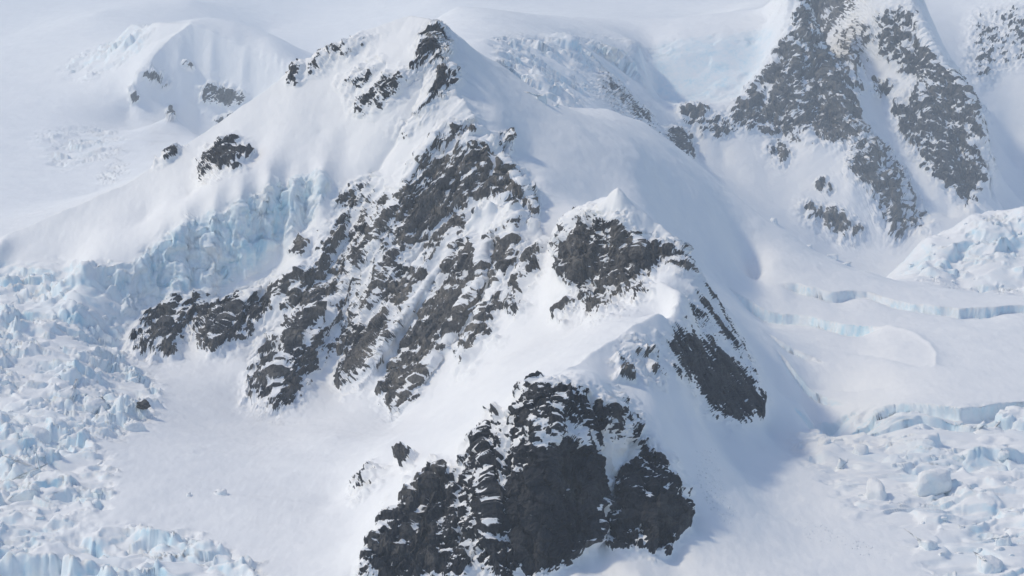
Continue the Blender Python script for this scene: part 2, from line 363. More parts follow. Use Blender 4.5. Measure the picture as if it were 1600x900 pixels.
# ------------------------------------------------------------------ where rock and ice crop out: outlines surveyed on the faces
def blur(m, r):
    for _ in range(2):
        for ax in (0, 1):
            c = np.cumsum(np.pad(m, [(r+1, r) if a == ax else (0, 0) for a in (0, 1)], 'edge'), ax)
            n = m.shape[ax]
            m = (np.take(c, np.arange(2*r+1, 2*r+1+n), ax)-np.take(c, np.arange(0, n), ax))/(2*r+1)
    return m
def outline_mask(poly, ymin, ymax, soft):
    """weight 0..1 of every ground vertex inside an outline, limited to a range of distance"""
    ymin, ymax = stretch(ymin), stretch(ymax); p = np.array(poly, float); pad = 4*soft+4
    x0, y0 = np.floor(p.min(0)-pad).astype(int); x1, y1 = np.ceil(p.max(0)+pad).astype(int)
    gx, gy = np.meshgrid(np.arange(x0, x1+1)+.5, np.arange(y0, y1+1)+.5)
    ins = np.zeros(gx.shape, bool)
    for (ax, ay), (bx, by) in zip(p, np.roll(p, -1, 0)):
        if ay == by: continue
        c = ((ay > gy) != (by > gy)) & (gx < (bx-ax)*(gy-ay)/(by-ay)+ax); ins ^= c
    m = blur(ins.astype(np.float32), soft)
    sel = np.nonzero((U > x0) & (U < x1) & (V > y0) & (V < y1) & (YY > ymin) & (YY < ymax))
    val = m[np.clip((WV[sel]-y0).astype(int), 0, m.shape[0]-1), np.clip((WU[sel]-x0).astype(int), 0, m.shape[1]-1)]
    return sel, val

ROCKS = [  # owner, bareness, nearest, farthest, outline
 ('dome',.95,4300,5300,[(315,140),(330,128),(375,140),(383,150),(370,165),(345,165),(310,158)]),
 ('dome',.8,4300,5300,[(213,118),(235,105),(262,125),(266,137),(250,132),(225,125)]),
 ('dome',.8,4300,5300,[(283,92),(300,100),(302,110),(288,104)]),
 ('dome',.8,4300,5300,[(203,138),(214,138),(216,155),(207,162)]),
 ('dome',.8,4300,5300,[(260,172),(271,166),(274,180),(263,188)]),
 ('dome',.8,4300,5300,[(335,186),(365,174),(369,181),(340,197)]),
 ('out0',.85,2700,3300,[(235,258),(250,245),(265,227),(287,228),(280,240),(255,252)]),
 ('out1',.8,2700,3300,[(304,277),(328,237),(355,215),(388,228),(392,242),(370,264),(345,262),(325,277)]),
 ('out2',.55,2700,3300,[(448,124),(460,104),(480,94),(480,112),(462,132)]),
 ('out6',.5,2700,3300,[(475,115),(490,92),(515,80),(535,70),(575,58),(602,48),(570,76),(540,92),(505,110)]),
 ('summit',1.0,2700,3200,[(652,62),(675,50),(688,36),(692,55),(702,75),(700,87),(685,94),(672,94),(650,128),(643,115),(660,90)]),
 ('summit',.85,2700,3200,[(546,172),(560,160),(585,130),(603,110),(602,125),(620,116),(647,106),(637,132),(615,147),(600,162),(575,167),(565,179)]),
 ('summit',.4,2700,3200,[(530,132),(560,108),(600,95),(602,115),(560,142),(543,157)]),
 ('summit',.85,2700,3200,[(611,219),(625,196),(655,178),(672,150),(680,125),(690,95),(714,115),(718,127),(702,132),(690,152),(668,177),(640,202)]),
 ('main',.8,2700,3200,[(672,240),(680,220),(700,204),(738,188),(747,200),(740,217),(715,222),(690,237)]),
 ('main',.5,2700,3200,[(773,220),(790,203),(800,225),(792,252),(778,237)]),
 ('main',.72,2650,3200,[(620,300),(640,270),(660,240),(675,235),(700,245),(730,225),(760,230),(780,255),(805,268),(832,300),(842,348),(820,347),(790,320),(760,300),(735,330),(700,340),(670,370),(650,400),(620,395),(590,370),(585,330)]),
 ('main',.65,2600,3000,[(585,330),(620,395),(650,400),(640,440),(620,460),(600,480),(560,520),(545,552),(518,547),(540,500),(560,470),(590,430),(600,400),(575,380)]),
 ('main',.85,2550,2900,[(700,340),(735,330),(728,360),(700,395),(670,440),(640,480),(605,540),(562,602),(530,614),(525,590),(550,545),(590,500),(630,450),(660,410)]),
 ('main',.85,2500,2900,[(715,385),(745,368),(757,400),(758,440),(748,480),(724,512),(692,545),(664,595),(642,625),(612,658),(595,622),(598,600),(637,540),(667,480),(687,430)]),
 ('main',.6,2600,2900,[(750,382),(775,350),(800,335),(817,360),(790,362),(770,392),(755,397)]),
 ('main',.7,2600,2900,[(763,392),(785,370),(820,375),(817,400),(800,422),(775,452),(763,447),(768,420)]),
 ('main',.5,2500,2900,[(820,400),(847,375),(853,390),(847,432),(825,452),(800,472),(780,502),(758,502),(748,490),(775,460),(800,440)]),
 ('main',.7,2500,2800,[(743,500),(770,460),(790,465),(822,460),(827,482),(800,492),(780,502),(755,508)]),
 ('main',.5,2450,2800,[(720,560),(740,508),(760,508),(782,515),(777,532),(747,547),(730,590),(715,600)]),
 ('ledges',.8,2600,2900,[(308,490),(340,470),(375,458),(395,463),(420,443),(440,438),(470,428),(500,413),(522,403),(512,422),(480,442),(455,472),(440,492),(415,502),(390,522),(377,532),(345,550),(330,553),(308,542),(301,515)]),
 ('ledges',.8,2550,2900,[(438,500),(470,488),(507,508),(512,530),(500,545),(520,538),(545,518),(592,498),(562,542),(542,554),(520,557),(490,577),(475,592),(450,582),(438,560),(443,530)]),
 ('ledges',.75,2500,2800,[(398,550),(415,528),(440,508),(442,570),(462,588),(492,588),(482,602),(467,632),(442,642),(430,650),(410,632),(383,632),(380,600),(398,590)]),
 ('ledges',.6,2600,2900,[(203,532),(223,490),(243,478),(265,473),(290,460),(327,453),(332,466),(307,492),(292,517),(282,542),(271,566),(255,557),(240,563),(208,557)]),
 ('main',.7,2700,2950,[(448,392),(470,373),(492,348),(482,377),(480,392),(460,397)]),
 ('main',.42,2650,2950,[(490,420),(500,360),(520,343),(545,298),(580,278),(602,288),(592,332),(560,372),(530,402),(510,407)]),
 ('main',.36,2650,2950,[(520,330),(530,300),(555,285),(560,310),(540,330)]),
 ('main',.36,2600,2900,[(480,470),(520,420),(560,400),(590,420),(560,470),(530,500),(500,505)]),
 ('main',.5,2600,2950,[(455,440),(500,400),(560,340),(590,330),(600,400),(560,450),(520,520),(470,500),(440,480)]),
 ('main',.45,2700,3000,[(640,260),(690,200),(720,190),(700,250),(650,300),(610,330)]),
 ('pyramid',.88,2350,2700,[(883,352),(900,335),(935,330),(970,340),(985,350),(985,368),(1000,372),(1030,383),(1060,393),(1085,403),(1094,425),(1072,432),(1040,417),(1012,430),(1000,440),(985,457),(960,462),(945,472),(930,477),(900,452),(880,432),(870,400),(878,370)]),
 ('pyramid',.5,2350,2700,[(862,492),(880,460),(900,455),(912,470),(895,487),(885,502),(870,507)]),
 ('pyramid',.85,2350,2700,[(913,482),(940,460),(985,450),(1017,440),(1022,455),(1000,467),(960,482),(930,497),(915,497)]),
 ('pyramid',1.12,2200,2600,[(1030,540),(1045,515),(1060,505),(1080,520),(1110,530),(1140,560),(1172,590),(1194,630),(1184,652),(1162,665),(1130,657),(1095,632),(1085,602),(1055,577)]),
 ('pyramid',.45,2200,2600,[(1060,482),(1080,440),(1100,428),(1122,470),(1154,520),(1184,580),(1194,605),(1172,590),(1140,555),(1110,527),(1080,517),(1060,502)]),
 ('pyramid',.5,2350,2700,[(1040,360),(1090,405),(1096,440),(1070,432)]),
 ('pyramid',.5,2100,2500,[(995,528),(1020,560),(1042,580),(1032,602),(1000,582),(985,562),(968,540)]),
 ('pyramid',.5,2050,2400,[(958,560),(985,580),(982,602),(963,592)]),
 ('buttress',1.35,1850,2120,[(840,720),(870,690),(920,700),(950,740),(945,780),(927,800),(932,845),(880,877),(850,899),(815,892),(795,842),(788,760)]),
 ('buttress',.62,1850,2120,[(803,640),(813,620),(830,605),(905,600),(940,625),(980,625),(977,652),(955,722),(920,702),(870,692),(840,722),(788,762),(793,700)]),
 ('buttress',.75,1850,2120,[(738,692),(760,663),(790,658),(805,680),(795,720),(790,770),(795,840),(815,895),(800,902),(740,905),(725,852),(718,790),(723,740)]),
 ('buttress',.72,1850,2120,[(638,772),(680,728),(715,738),(722,790),(727,852),(737,905),(560,905),(588,850),(608,800)]),
 ('buttress',1.25,1850,2120,[(650,820),(692,798),(702,840),(662,882),(610,897),(640,850)]),
 ('buttress',.85,1850,2120,[(953,770),(965,738),(985,718),(1000,688),(1012,690),(1002,750),(1002,800),(999,852),(985,864),(960,857),(953,820)]),
 ('buttress',1.35,1850,2120,[(1000,770),(1020,760),(1040,790),(1065,790),(1073,815),(1047,857),(1010,868),(1000,842)]),
 ('buttress',.5,1850,2120,[(1000,700),(1020,688),(1042,720),(1052,760),(1065,748),(1072,770),(1040,790),(1020,760),(1000,770)]),
 ('buttress',.6,1850,2150,[(968,640),(1002,660),(992,692),(968,692)]),
 ('out3',1.0,1950,2300,[(615,720),(630,711),(648,716),(642,729),(620,728)]),
 ('out4',.9,1950,2200,[(768,647),(785,638),(788,652),(770,657)]),
 ('out5',.4,1950,2300,[(545,775),(560,745),(590,730),(600,745),(570,765),(552,785)]),
 ('far',.74,4200,5200,[(1240,-30),(1370,-30),(1340,30),(1300,60),(1320,90),(1335,150),(1345,190),(1365,205),(1355,222),(1310,232),(1270,217),(1230,202),(1200,187),(1170,167),(1158,145),(1190,120),(1215,80),(1235,40)]),
 ('far',.7,4200,5200,[(1155,155),(1200,150),(1240,190),(1280,215),(1300,227),(1270,224),(1240,217),(1190,207),(1150,202),(1128,190)]),
 ('far',.6,4200,5200,[(1295,55),(1350,15),(1372,60),(1348,110),(1342,175),(1312,95)]),
 ('farwall',.62,4200,5200,[(1352,62),(1400,38),(1440,60),(1472,120),(1445,140),(1400,105)]),
 ('far',.85,4200,5200,[(1057,165),(1107,168),(1102,187),(1085,202),(1063,187)]),
 ('far',.45,4200,5200,[(1078,190),(1120,178),(1152,200),(1132,217),(1093,212)]),
 ('farwall',.7,4200,5200,[(1365,20),(1410,12),(1432,25),(1447,60),(1472,90),(1512,130),(1534,170),(1539,240),(1553,270),(1538,277),(1527,312),(1515,333),(1488,312),(1458,280),(1428,240),(1398,200),(1388,172),(1415,142),(1452,130),(1420,82),(1380,67)]),
 ('farwall',.7,4200,5200,[(1353,125),(1402,128),(1392,157),(1363,152)]),
 ('far',.7,4150,5200,[(1338,220),(1370,213),(1397,250),(1422,290),(1452,345),(1453,367),(1420,357),(1395,388),(1378,360),(1358,310),(1318,265)]),
 ('far',.65,4100,5200,[(1243,325),(1260,313),(1290,328),(1310,323),(1347,355),(1347,372),(1320,382),(1278,357)]),
 ('far',.6,4100,5200,[(1273,285),(1290,276),(1307,300),(1290,307)]),
 ('far',.5,4100,5200,[(1193,225),(1215,218),(1242,240),(1227,264),(1198,252)]),
 ('band',.5,3700,4460,[(928,110),(955,118),(985,158),(1012,173),(1022,203),(1050,213),(1077,218),(1087,247),(1060,247),(1020,217),(985,192),(950,157),(933,137)]),
 ('band',.85,3700,4460,[(1028,205),(1060,198),(1082,213),(1086,250),(1050,242)]),
 ('farright',.25,4900,6200,[(1518,20),(1600,8),(1640,20),(1640,90),(1560,112),(1530,142),(1508,100)]),
]
RM = np.zeros(U.shape, np.float32); ROWN = np.full(U.shape, -1, np.int16)
owners = []
for own, s, ya, yb, poly in ROCKS:
    if own not in owners: owners.append(own)
    w_ = np.ptp(np.array(poly), 0).min(); sel, val = outline_mask(poly, ya, yb, int(np.clip(w_/7, 2, 10)))
    if w_ > 30 and not own.startswith('out'):
        s2, v2 = outline_mask(poly, ya, yb, 14); RM[s2] = np.maximum(RM[s2], v2*.52*min(1, s*1.4)); ROWN[s2] = np.where((ROWN[s2] < 0) & (v2 > .3), owners.index(own), ROWN[s2])
    s_ = .44+.56*s if s < 1 else s
    new = val*s_; old = RM[sel]
    RM[sel] = np.maximum(old, new)
    oo = ROWN[sel]; ROWN[sel] = np.where((new > old) & (val > .2), owners.index(own), oo)
ICES = [ # owner, roughness scale (m), height (m), nearest, farthest, outline
 ('icefall_l',20,5.6,1700,2900,[(-400,425),(-160,420),(130,412),(215,415),(190,505),(205,562),(262,622),(225,665),(140,690),(180,740),(160,790),(60,835),(-160,850),(-400,850)]),
 ('icefall_l',28,7.5,1700,2300,[(-400,850),(60,835),(180,822),(300,838),(400,886),(420,960),(-400,1000)]),
 ('icecliff',14,3.4,2700,2900,[(170,520),(195,470),(212,408),(290,348),(375,321),(420,293),(500,263),(518,290),(475,345),(405,420),(340,452),(250,468)]),
 ('icefall_r',36,5.2,1800,2620,[(1240,690),(1300,662),(1350,645),(1600,640),(2000,640),(2000,960),(1500,960),(1430,850),(1330,800),(1285,740)]),
 ('icefall_f',34,6,3180,3470,[(1392,422),(1450,370),(1530,335),(1600,316),(2000,280),(2000,462),(1600,462),(1500,450)]),
 ('serac_band',60,9,3250,4800,[(768,62),(900,57),(1000,70),(1012,130),(960,142),(870,162),(820,142),(788,112)]),
 ('rearface',90,6,4450,4800,[(1020,68),(1130,58),(1205,45),(1175,150),(1060,166),(1020,152)]),
 ('backice',60,8,3650,5400,[(50,215),(150,200),(198,212),(183,243),(90,262)]),
 ('backice',40,8,4300,5400,[(92,108),(175,55),(240,22),(225,75),(130,128)]),
 ('backice',30,6,3700,4700,[(150,285),(185,250),(200,262),(170,290)]),
]
IM = np.zeros(U.shape, np.float32); IH = np.zeros(U.shape, np.float32); IS = np.full(U.shape, 30, np.float32); IOWN = np.full(U.shape, -1, np.int16); iowners = []
for own, sc, hh, ya, yb, poly in ICES:
    if own not in iowners: iowners.append(own)
    sel, val = outline_mask(poly, ya, yb, 8)
    old = IM[sel]; IM[sel] = np.maximum(old, val); big = val > old
    IH[sel] = np.where(big, hh, IH[sel]); IS[sel] = np.where(big, sc, IS[sel]); IOWN[sel] = np.where(big & (val > .3), iowners.index(own), IOWN[sel])
IM *= (1-np.clip(RM*2, 0, 1))

# ------------------------------------------------------------------ relief
shape = U.shape
Pf = P.reshape(-1, 3); Nf = NB.reshape(-1, 3); rm = RM.ravel(); im = IM.ravel()
disp = np.zeros(len(Pf), np.float32)
far = np.clip((Pf[:, 1]-2600)/4000, 0, 1)
# snow: drifts and flutes
sn = fbm(Pf/np.float32(90), 3, 5)*1.8 + fbm(Pf/np.float32(22), 2, 9)*.45 + fbm(Pf*np.array([.16, .05, .1], np.float32), 2, 12)*.22
disp += sn*(1-np.clip(im, 0, 1))
steep = sstep(.35, .7, 1-Nf[:, 2])
fl = np.nonzero((steep > .02) & (rm < .6))[0]
if len(fl):
    q = Pf[fl].copy(); g = Nf[fl]
    q = q*np.array([.085, .03, .02], np.float32)*np.clip(2700/q[:, 1:2], .3, 1) + fbm(q/np.float32(40), 2, 76)[:, None]*.5
    disp[fl] += ridged(q, 2, 77)*1.5*steep[fl]*sstep(-.3, .4, fbm(Pf[fl]/np.float32(70), 2, 79))*(1-np.clip(im[fl], 0, 1))
# rock
ri = np.nonzero(rm > .03)[0]
q = Pf[ri]; w = np.clip(rm[ri]*1.6, 0, 1)
ox = ROWN.ravel()[ri]
dirs = {'main': (.50, .35, .79), 'pyramid': (-.25, .2, .95), 'buttress': (.08, .25, .96), 'far': (.30, .25, .92), 'band': (-.5, .2, .8), 'summit': (.5, .35, .79), 'ledges': (.50, .35, .79), 'farwall': (-.35, .1, .93)}
dv = np.zeros((len(ri), 3), np.float32); dv[:] = (.3, .2, .93)
for nme, d in dirs.items():
    if nme in owners: dv[ox == owners.index(nme)] = d
dv[(U.ravel()[ri] > 1025) & (V.ravel()[ri] > 400) & (Pf[ri, 1] < 2700)] = (.52, .1, -.85)
dv /= np.linalg.norm(dv, axis=1, keepdims=True)
al = (q*dv).sum(1, keepdims=True)
qs = q - dv*al*.88
sc = (1+far[ri]*.6)[:, None]
warp = np.stack([fbm(q/np.float32(18), 2, 201), fbm(q/np.float32(18), 2, 202), fbm(q/np.float32(18), 2, 203)], 1)*4
r1 = ridged((qs+warp)/(30*sc), 3, 301)
r2 = ridged((qs+warp*.6)/(11*sc), 3, 302)
f1, f2, cid, off = worley((q - dv*al*.45 + warp*.5)/(7.5*sc), 41)
f1b, f2b, cidb, offb = worley((q - dv*al*.3 + warp*.3)/(2.9*sc), 43)
blocks = (cid-.5)*2.6 + (off*np.array([.8, -.5, .9], np.float32)).sum(1)*1.1
blocksb = (cidb-.5)*1.2 + (offb*np.array([.6, .4, 1.], np.float32)).sum(1)*.6
crack = np.clip(.12-(f2-f1), 0, .12)*-7
rd = (np.sign(r1)*np.abs(r1)**.8*8.0 + r2*4.2 + blocks*1.7 + blocksb*.9 + crack + fbm(q/np.float32(1.7), 2, 66)*.35)*sc[:, 0]
rd = rd*np.where((U.ravel()[ri] > 1025) & (V.ravel()[ri] > 400) & (Pf[ri, 1] < 2700) & (Pf[ri, 1] > 2200), .42, 1.0)
disp[ri] = disp[ri]*(1-w) + rd*w
# ice: tilted blocks with clefts between them
ii = np.nonzero(im > .02)[0]
q = Pf[ii]; isc = IS.ravel()[ii][:, None]; ih = IH.ravel()[ii]
wq = q*np.array([.7, 1.0, .8], np.float32) + np.stack([fbm(q/np.float32(25), 2, 401), fbm(q/np.float32(25), 2, 402), fbm(q/np.float32(25), 2, 403)], 1)*7
flat = np.array([1, 1, .45], np.float32)
g1 = soft_cells(wq*flat/isc, 22, 51)*1.8
g2 = soft_cells(wq*flat/(isc*.45), 20, 53)*1.5
g3 = soft_cells(wq*flat/(isc*.2), 16, 57)*1.1 + fbm(wq/(isc*.16), 1, 59)*.4
cl = 1-np.abs(vnoise(wq*np.array([.6, 1.5, .6], np.float32)/isc, 58)); cleft = -sstep(.93, 1.0, cl)*.7
lump = fbm(wq/(isc*2.2), 2, 405)
act = sstep(np.where(q[:, 0] > 150, -.45, -.6), np.where(q[:, 0] > 150, .5, .3), lump)
idisp = ih*(g1*(.35+.65*act) + g2*.55*act + g3*.22*act + cleft*act + lump*.3)
# linked crevasse steps facing down-glacier
tq = q[:, 1]/np.float32(30) + fbm(q/np.float32(70), 3, 431)*1.3
ph = tq-np.floor(tq); cell = _hash(np.floor(tq).astype(np.int32), np.floor(q[:, 0]/60+np.floor(tq)*.37).astype(np.int32), np.zeros(len(q), np.int32), 7)
saw = np.where(ph < .86, ph/.86, (1-ph)/.14)
amp = sstep(-.25, .35, fbm(q*np.array([1, 1.4, 0], np.float32)/np.float32(48)+3.3, 2, 433))
nearf = (q[:, 1] < 3480).astype(np.float32)*(IOWN.ravel()[ii] != iowners.index('icecliff'))
idisp -= ih*.75*saw*amp*nearf
cm = IOWN.ravel()[ii] == iowners.index('icecliff')
idisp[cm] += ridged(q[cm]*np.array([.2, .07, .03], np.float32), 3, 441)*2.8 + fbm(q[cm]/np.float32(5), 2, 443)*.8
disp[ii] = disp[ii]*(1-im[ii]) + idisp*im[ii]
up = np.array([0, 0, 1], np.float32)
dirn = Nf.copy(); kz = (.6*im[ii]*~cm)[:, None]; dirn[ii] = Nf[ii]*(1-kz) + up*kz
Pd = (Pf + dirn*disp[:, None]).reshape(shape+(3,))
ND = grid_normals(Pd); nd = ND.reshape(-1, 3)
Pdf = Pd.reshape(-1, 3)

# surface cover: bare rock where it is steeper than its surroundings, ice where a wall sheds its snow
rock = np.full(len(Pf), -1, np.float32)
q = Pf[ri]; ns = ND.copy()
for ax_ in (0, 1):
    ns = (np.roll(ns, 2, ax_)+np.roll(ns, 1, ax_)+ns+np.roll(ns, -1, ax_)+np.roll(ns, -2, ax_))/5
loc = Nf[ri, 2]-(.65*ns.reshape(-1, 3)[ri, 2]+.35*nd[ri, 2])
qa = q-dv*(q*dv).sum(1, keepdims=True)*.6
patch = fbm(q/np.float32(42), 2, 89)*.40 + fbm(qs/(np.float32(9)*sc), 3, 90)*.36 + fbm(qa/(np.float32(4.5)*sc), 2, 95)*.22 + fbm(q/(np.float32(1.7)*sc), 2, 97)*.50 + (r1-.1)*.55 + (r2-.1)*.60
val = (rm[ri]-1.04)*1.9 + loc*1.5 + patch + np.clip(.6-nd[ri, 2], -.3, .5)*.4
rock[ri] = np.where(rm[ri] < .12, -1, np.clip(val, -1, 1))
ice = np.zeros(len(Pf), np.float32)
ice[ii] = im[ii]*np.clip(sstep(.12, .6, 1-nd[ii, 2]) + .25*sstep(.0, .5, fbm(Pf[ii]/np.float32(60), 2, 410)), 0, 1)
for n_, k_ in (('rearface', .75), ('icecliff', .72)):  # bare ice tint; on the rear face it also paints in bluish shade
    m_ = IOWN.ravel() == iowners.index(n_); ice[m_] = np.maximum(ice[m_], im[m_]*k_)
tr = trench_drop(GX, GY).ravel()
ice = np.maximum(ice, sstep(.25, .6, 1-nd[:, 2])*(tr > .4)*(rm < .03))

tone = np.full(len(Pf), .4, np.float32)
for n_, t_ in (('main', .92), ('summit', .5), ('ledges', .6), ('pyramid', .75), ('buttress', .16), ('far', .9), ('farwall', .65), ('dome', .4), ('band', .5)):
    tone[ri[ox == owners.index(n_)]] = t_
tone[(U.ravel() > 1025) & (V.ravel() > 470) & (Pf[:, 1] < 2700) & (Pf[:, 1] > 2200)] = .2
tone[(U.ravel() < 735) & (V.ravel() > 700) & (Pf[:, 1] < 2150)] = .42
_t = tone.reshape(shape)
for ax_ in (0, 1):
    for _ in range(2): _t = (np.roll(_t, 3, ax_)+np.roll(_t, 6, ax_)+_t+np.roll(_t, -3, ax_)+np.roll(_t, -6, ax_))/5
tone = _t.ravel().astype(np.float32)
# ------------------------------------------------------------------ materials
def new_mat(name):
    m = bpy.data.materials.new(name); m.use_nodes = True
    nt = m.node_tree; b = nt.nodes['Principled BSDF']
    return m, nt, b
def nd_(nt, t, **kw):
    n = nt.nodes.new(t)
    for a, v in kw.items(): setattr(n, a, v)
    return n
def noise_node(nt, vec, scale, detail=4, rough=.55):
    n = nd_(nt, 'ShaderNodeTexNoise'); n.inputs['Scale'].default_value = scale; n.inputs['Detail'].default_value = detail; n.inputs['Roughness'].default_value = rough
    nt.links.new(vec, n.inputs['Vector']); return n
def ramp(nt, fac, stops):
    r = nd_(nt, 'ShaderNodeValToRGB'); e = r.color_ramp.elements
    while len(e) < len(stops): e.new(.5)
    for el, (p, c) in zip(e, stops): el.position = p; el.color = (*c, 1) if len(c) == 3 else c
    nt.links.new(fac, r.inputs['Fac']); return r
def math_node(nt, op, a, b):
    n = nd_(nt, 'ShaderNodeMath', operation=op)
    for i, x in enumerate((a, b)):
        if isinstance(x, (int, float)): n.inputs[i].default_value = x
        else: nt.links.new(x, n.inputs[i])
    return n.outputs[0]
def mix_col(nt, fac, a, b):
    n = nd_(nt, 'ShaderNodeMix', data_type='RGBA')
    for s, x in ((n.inputs[0], fac), (n.inputs[6], a), (n.inputs[7], b)):
        if isinstance(x, tuple): s.default_value = (*x, 1)
        elif isinstance(x, (int, float)): s.default_value = x
        else: nt.links.new(x, s)
    return n.outputs[2]
SNOW = (.86, .88, .91)
def cover_material(name, from_normal=False):
    m, nt, b = new_mat(name)
    geo = nd_(nt, 'ShaderNodeNewGeometry'); pos = geo.outputs['Position']
    if from_normal:
        sx = nd_(nt, 'ShaderNodeSeparateXYZ'); nt.links.new(geo.outputs['Normal'], sx.inputs[0])
        mr = nd_(nt, 'ShaderNodeMapRange'); nt.links.new(sx.outputs['Z'], mr.inputs[0])
        mr.inputs[1].default_value = .6; mr.inputs[2].default_value = .1
        icef = mr.outputs[0]; rockf = None
    else:
        ai = nd_(nt, 'ShaderNodeAttribute', attribute_name='ice'); ar = nd_(nt, 'ShaderNodeAttribute', attribute_name='rock')
        icef = ai.outputs['Fac']; rockf = ar.outputs['Fac']
    # ice: pale to deeper blue, with vertical streaks
    mp = nd_(nt, 'ShaderNodeMapping'); mp.inputs['Scale'].default_value = (.16, .16, .03); nt.links.new(pos, mp.inputs[0])
    st = noise_node(nt, mp.outputs[0], 1.0, 4)
    big = noise_node(nt, pos, .035, 3)
    mixn = math_node(nt, 'ADD', math_node(nt, 'MULTIPLY', st.outputs['Fac'], .45), math_node(nt, 'MULTIPLY', big.outputs['Fac'], .65))
    icec = ramp(nt, mixn, [(.42, (.83, .875, .90)), (.58, (.70, .83, .89)), (.72, (.42, .70, .84))])
    sn = noise_node(nt, pos, .02, 5)
    snc = ramp(nt, sn.outputs['Fac'], [(.3, (.865, .868, .870)), (.7, (.90, .90, .895))])
    col = mix_col(nt, math_node(nt, 'MULTIPLY', icef, .55 if from_normal else .76), snc.outputs[0], icec.outputs[0])
    rough = .55
    if rockf:
        n1 = noise_node(nt, pos, .9, 5, .65)
        e = math_node(nt, 'ADD', rockf, math_node(nt, 'MULTIPLY', math_node(nt, 'SUBTRACT', n1.outputs['Fac'], .5), .5))
        mr = nd_(nt, 'ShaderNodeMapRange'); nt.links.new(e, mr.inputs[0]); mr.inputs[1].default_value = -.05; mr.inputs[2].default_value = .05
        n2 = noise_node(nt, pos, .035, 5, .6); mpr = nd_(nt, 'ShaderNodeMapping'); mpr.inputs['Scale'].default_value = (.5, .5, .13); mpr.inputs['Rotation'].default_value = (0, .3, 0); nt.links.new(pos, mpr.inputs[0]); n3 = noise_node(nt, mpr.outputs[0], 1.0, 7, .72)
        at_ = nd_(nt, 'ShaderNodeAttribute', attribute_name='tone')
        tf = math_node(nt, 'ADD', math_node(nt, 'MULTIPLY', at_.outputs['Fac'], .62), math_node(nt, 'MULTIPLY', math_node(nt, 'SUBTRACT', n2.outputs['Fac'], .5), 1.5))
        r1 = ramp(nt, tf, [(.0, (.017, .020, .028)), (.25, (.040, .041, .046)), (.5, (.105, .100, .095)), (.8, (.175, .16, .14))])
        r2 = ramp(nt, n3.outputs['Fac'], [(.3, (.32, .33, .35)), (.7, (1.9, 1.84, 1.76))])
        mm = nd_(nt, 'ShaderNodeMix', data_type='RGBA', blend_type='MULTIPLY'); mm.inputs[0].default_value = 1
        nt.links.new(r1.outputs[0], mm.inputs[6]); nt.links.new(r2.outputs[0], mm.inputs[7])
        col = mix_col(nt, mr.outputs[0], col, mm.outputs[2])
    nt.links.new(col, b.inputs['Base Color'])
    b.inputs['Roughness'].default_value = .7; b.inputs['Specular IOR Level'].default_value = .25
    bn = noise_node(nt, pos, .35, 6, .6)
    bp = nd_(nt, 'ShaderNodeBump'); bp.inputs['Strength'].default_value = .35; bp.inputs['Distance'].default_value = 2.4
    if rockf:
        bs = math_node(nt, 'ADD', math_node(nt, 'MULTIPLY', mr.outputs[0], .9), .09); nt.links.new(bs, bp.inputs['Strength'])
    mpw = nd_(nt, 'ShaderNodeMapping'); mpw.inputs['Scale'].default_value = (.22, .06, .12); mpw.inputs['Rotation'].default_value = (0, 0, .5); nt.links.new(pos, mpw.inputs[0])
    wn_ = noise_node(nt, mpw.outputs[0], 1.0, 5, .62)
    hsum = math_node(nt, 'ADD', bn.outputs['Fac'], math_node(nt, 'MULTIPLY', wn_.outputs['Fac'], 1.2))
    nt.links.new(hsum, bp.inputs['Height']); nt.links.new(bp.outputs[0], b.inputs['Normal'])
    return m
M_GROUND = cover_material('snow_rock_and_ice')
M_SERAC = cover_material('snow_capped_ice', True)
def plain(name, c, r=.8):
    m, nt, b = new_mat(name); geo = nd_(nt, 'ShaderNodeNewGeometry')
    n = noise_node(nt, geo.outputs['Position'], .8, 5)
    rr = ramp(nt, n.outputs['Fac'], [(.3, tuple(x*.6 for x in c)), (.7, tuple(min(1, x*1.2) for x in c))])
    nt.links.new(rr.outputs[0], b.inputs['Base Color']); b.inputs['Roughness'].default_value = r
    return m
M_HOLLOW = plain('dark_hollow_shade', (.06, .057, .055)); M_SNOW = plain('snow_lumps', (.8, .82, .86))  # the dark one stands in for the shade inside the ice hollow

# ------------------------------------------------------------------ split the ground into its pieces
# owner of every vertex: 0.. = list below
def region(poly, ya, yb):
    sel, val = outline_mask(poly, ya, yb, 1); m = np.zeros(shape, bool); m[sel] = val > .5; return m
NAMES = ['snowfield', 'mountain', 'glacier_left', 'glacier_right', 'far_mountain', 'dome']
own = np.zeros(shape, np.int16)
u_, v_ = U, V
own[(YY < 3420)] = 1
own[(YY < 2900) & region([(-2000,1200),(-2000,380),(130,410),(215,415),(190,505),(205,562),(262,622),(330,640),(430,655),(520,690),(560,740),(560,830),(560,900),(540,1300)], 1000, 2900)] = 2
own[(YY < 3420) & region([(1000,1300),(1080,870),(1110,760),(1130,680),(1195,650),(1195,600),(1150,500),(1110,420),(1200,405),(1345,425),(1400,400),(3000,400),(3000,1300)], 1000, 3420)] = 3
own[(YY > 2620) & (YY < 3420) & (U > 1100) & (V > 415)] = 3
own[(YY > stretch(4080)) & (YY < stretch(5300)) & region([(1030,170),(1200,90),(1235,-200),(1500,-200),(1560,120),(1570,320),(1450,400),(1250,400),(1100,300)], 4080, 5300)] = 4
own[(YY > stretch(4400)) & (YY < stretch(5700)) & region([(190,165),(160,100),(190,10),(300,-5),(470,95),(470,130),(345,210)], 4400, 5700)] = 5
own[region([(880,362),(890,340),(905,328),(965,300),(1000,325),(1045,358),(1075,395),(1060,415),(1000,400),(935,350)], 2480, 2640)] = 6; NAMES.append('peakcap')
base_n = len(NAMES)
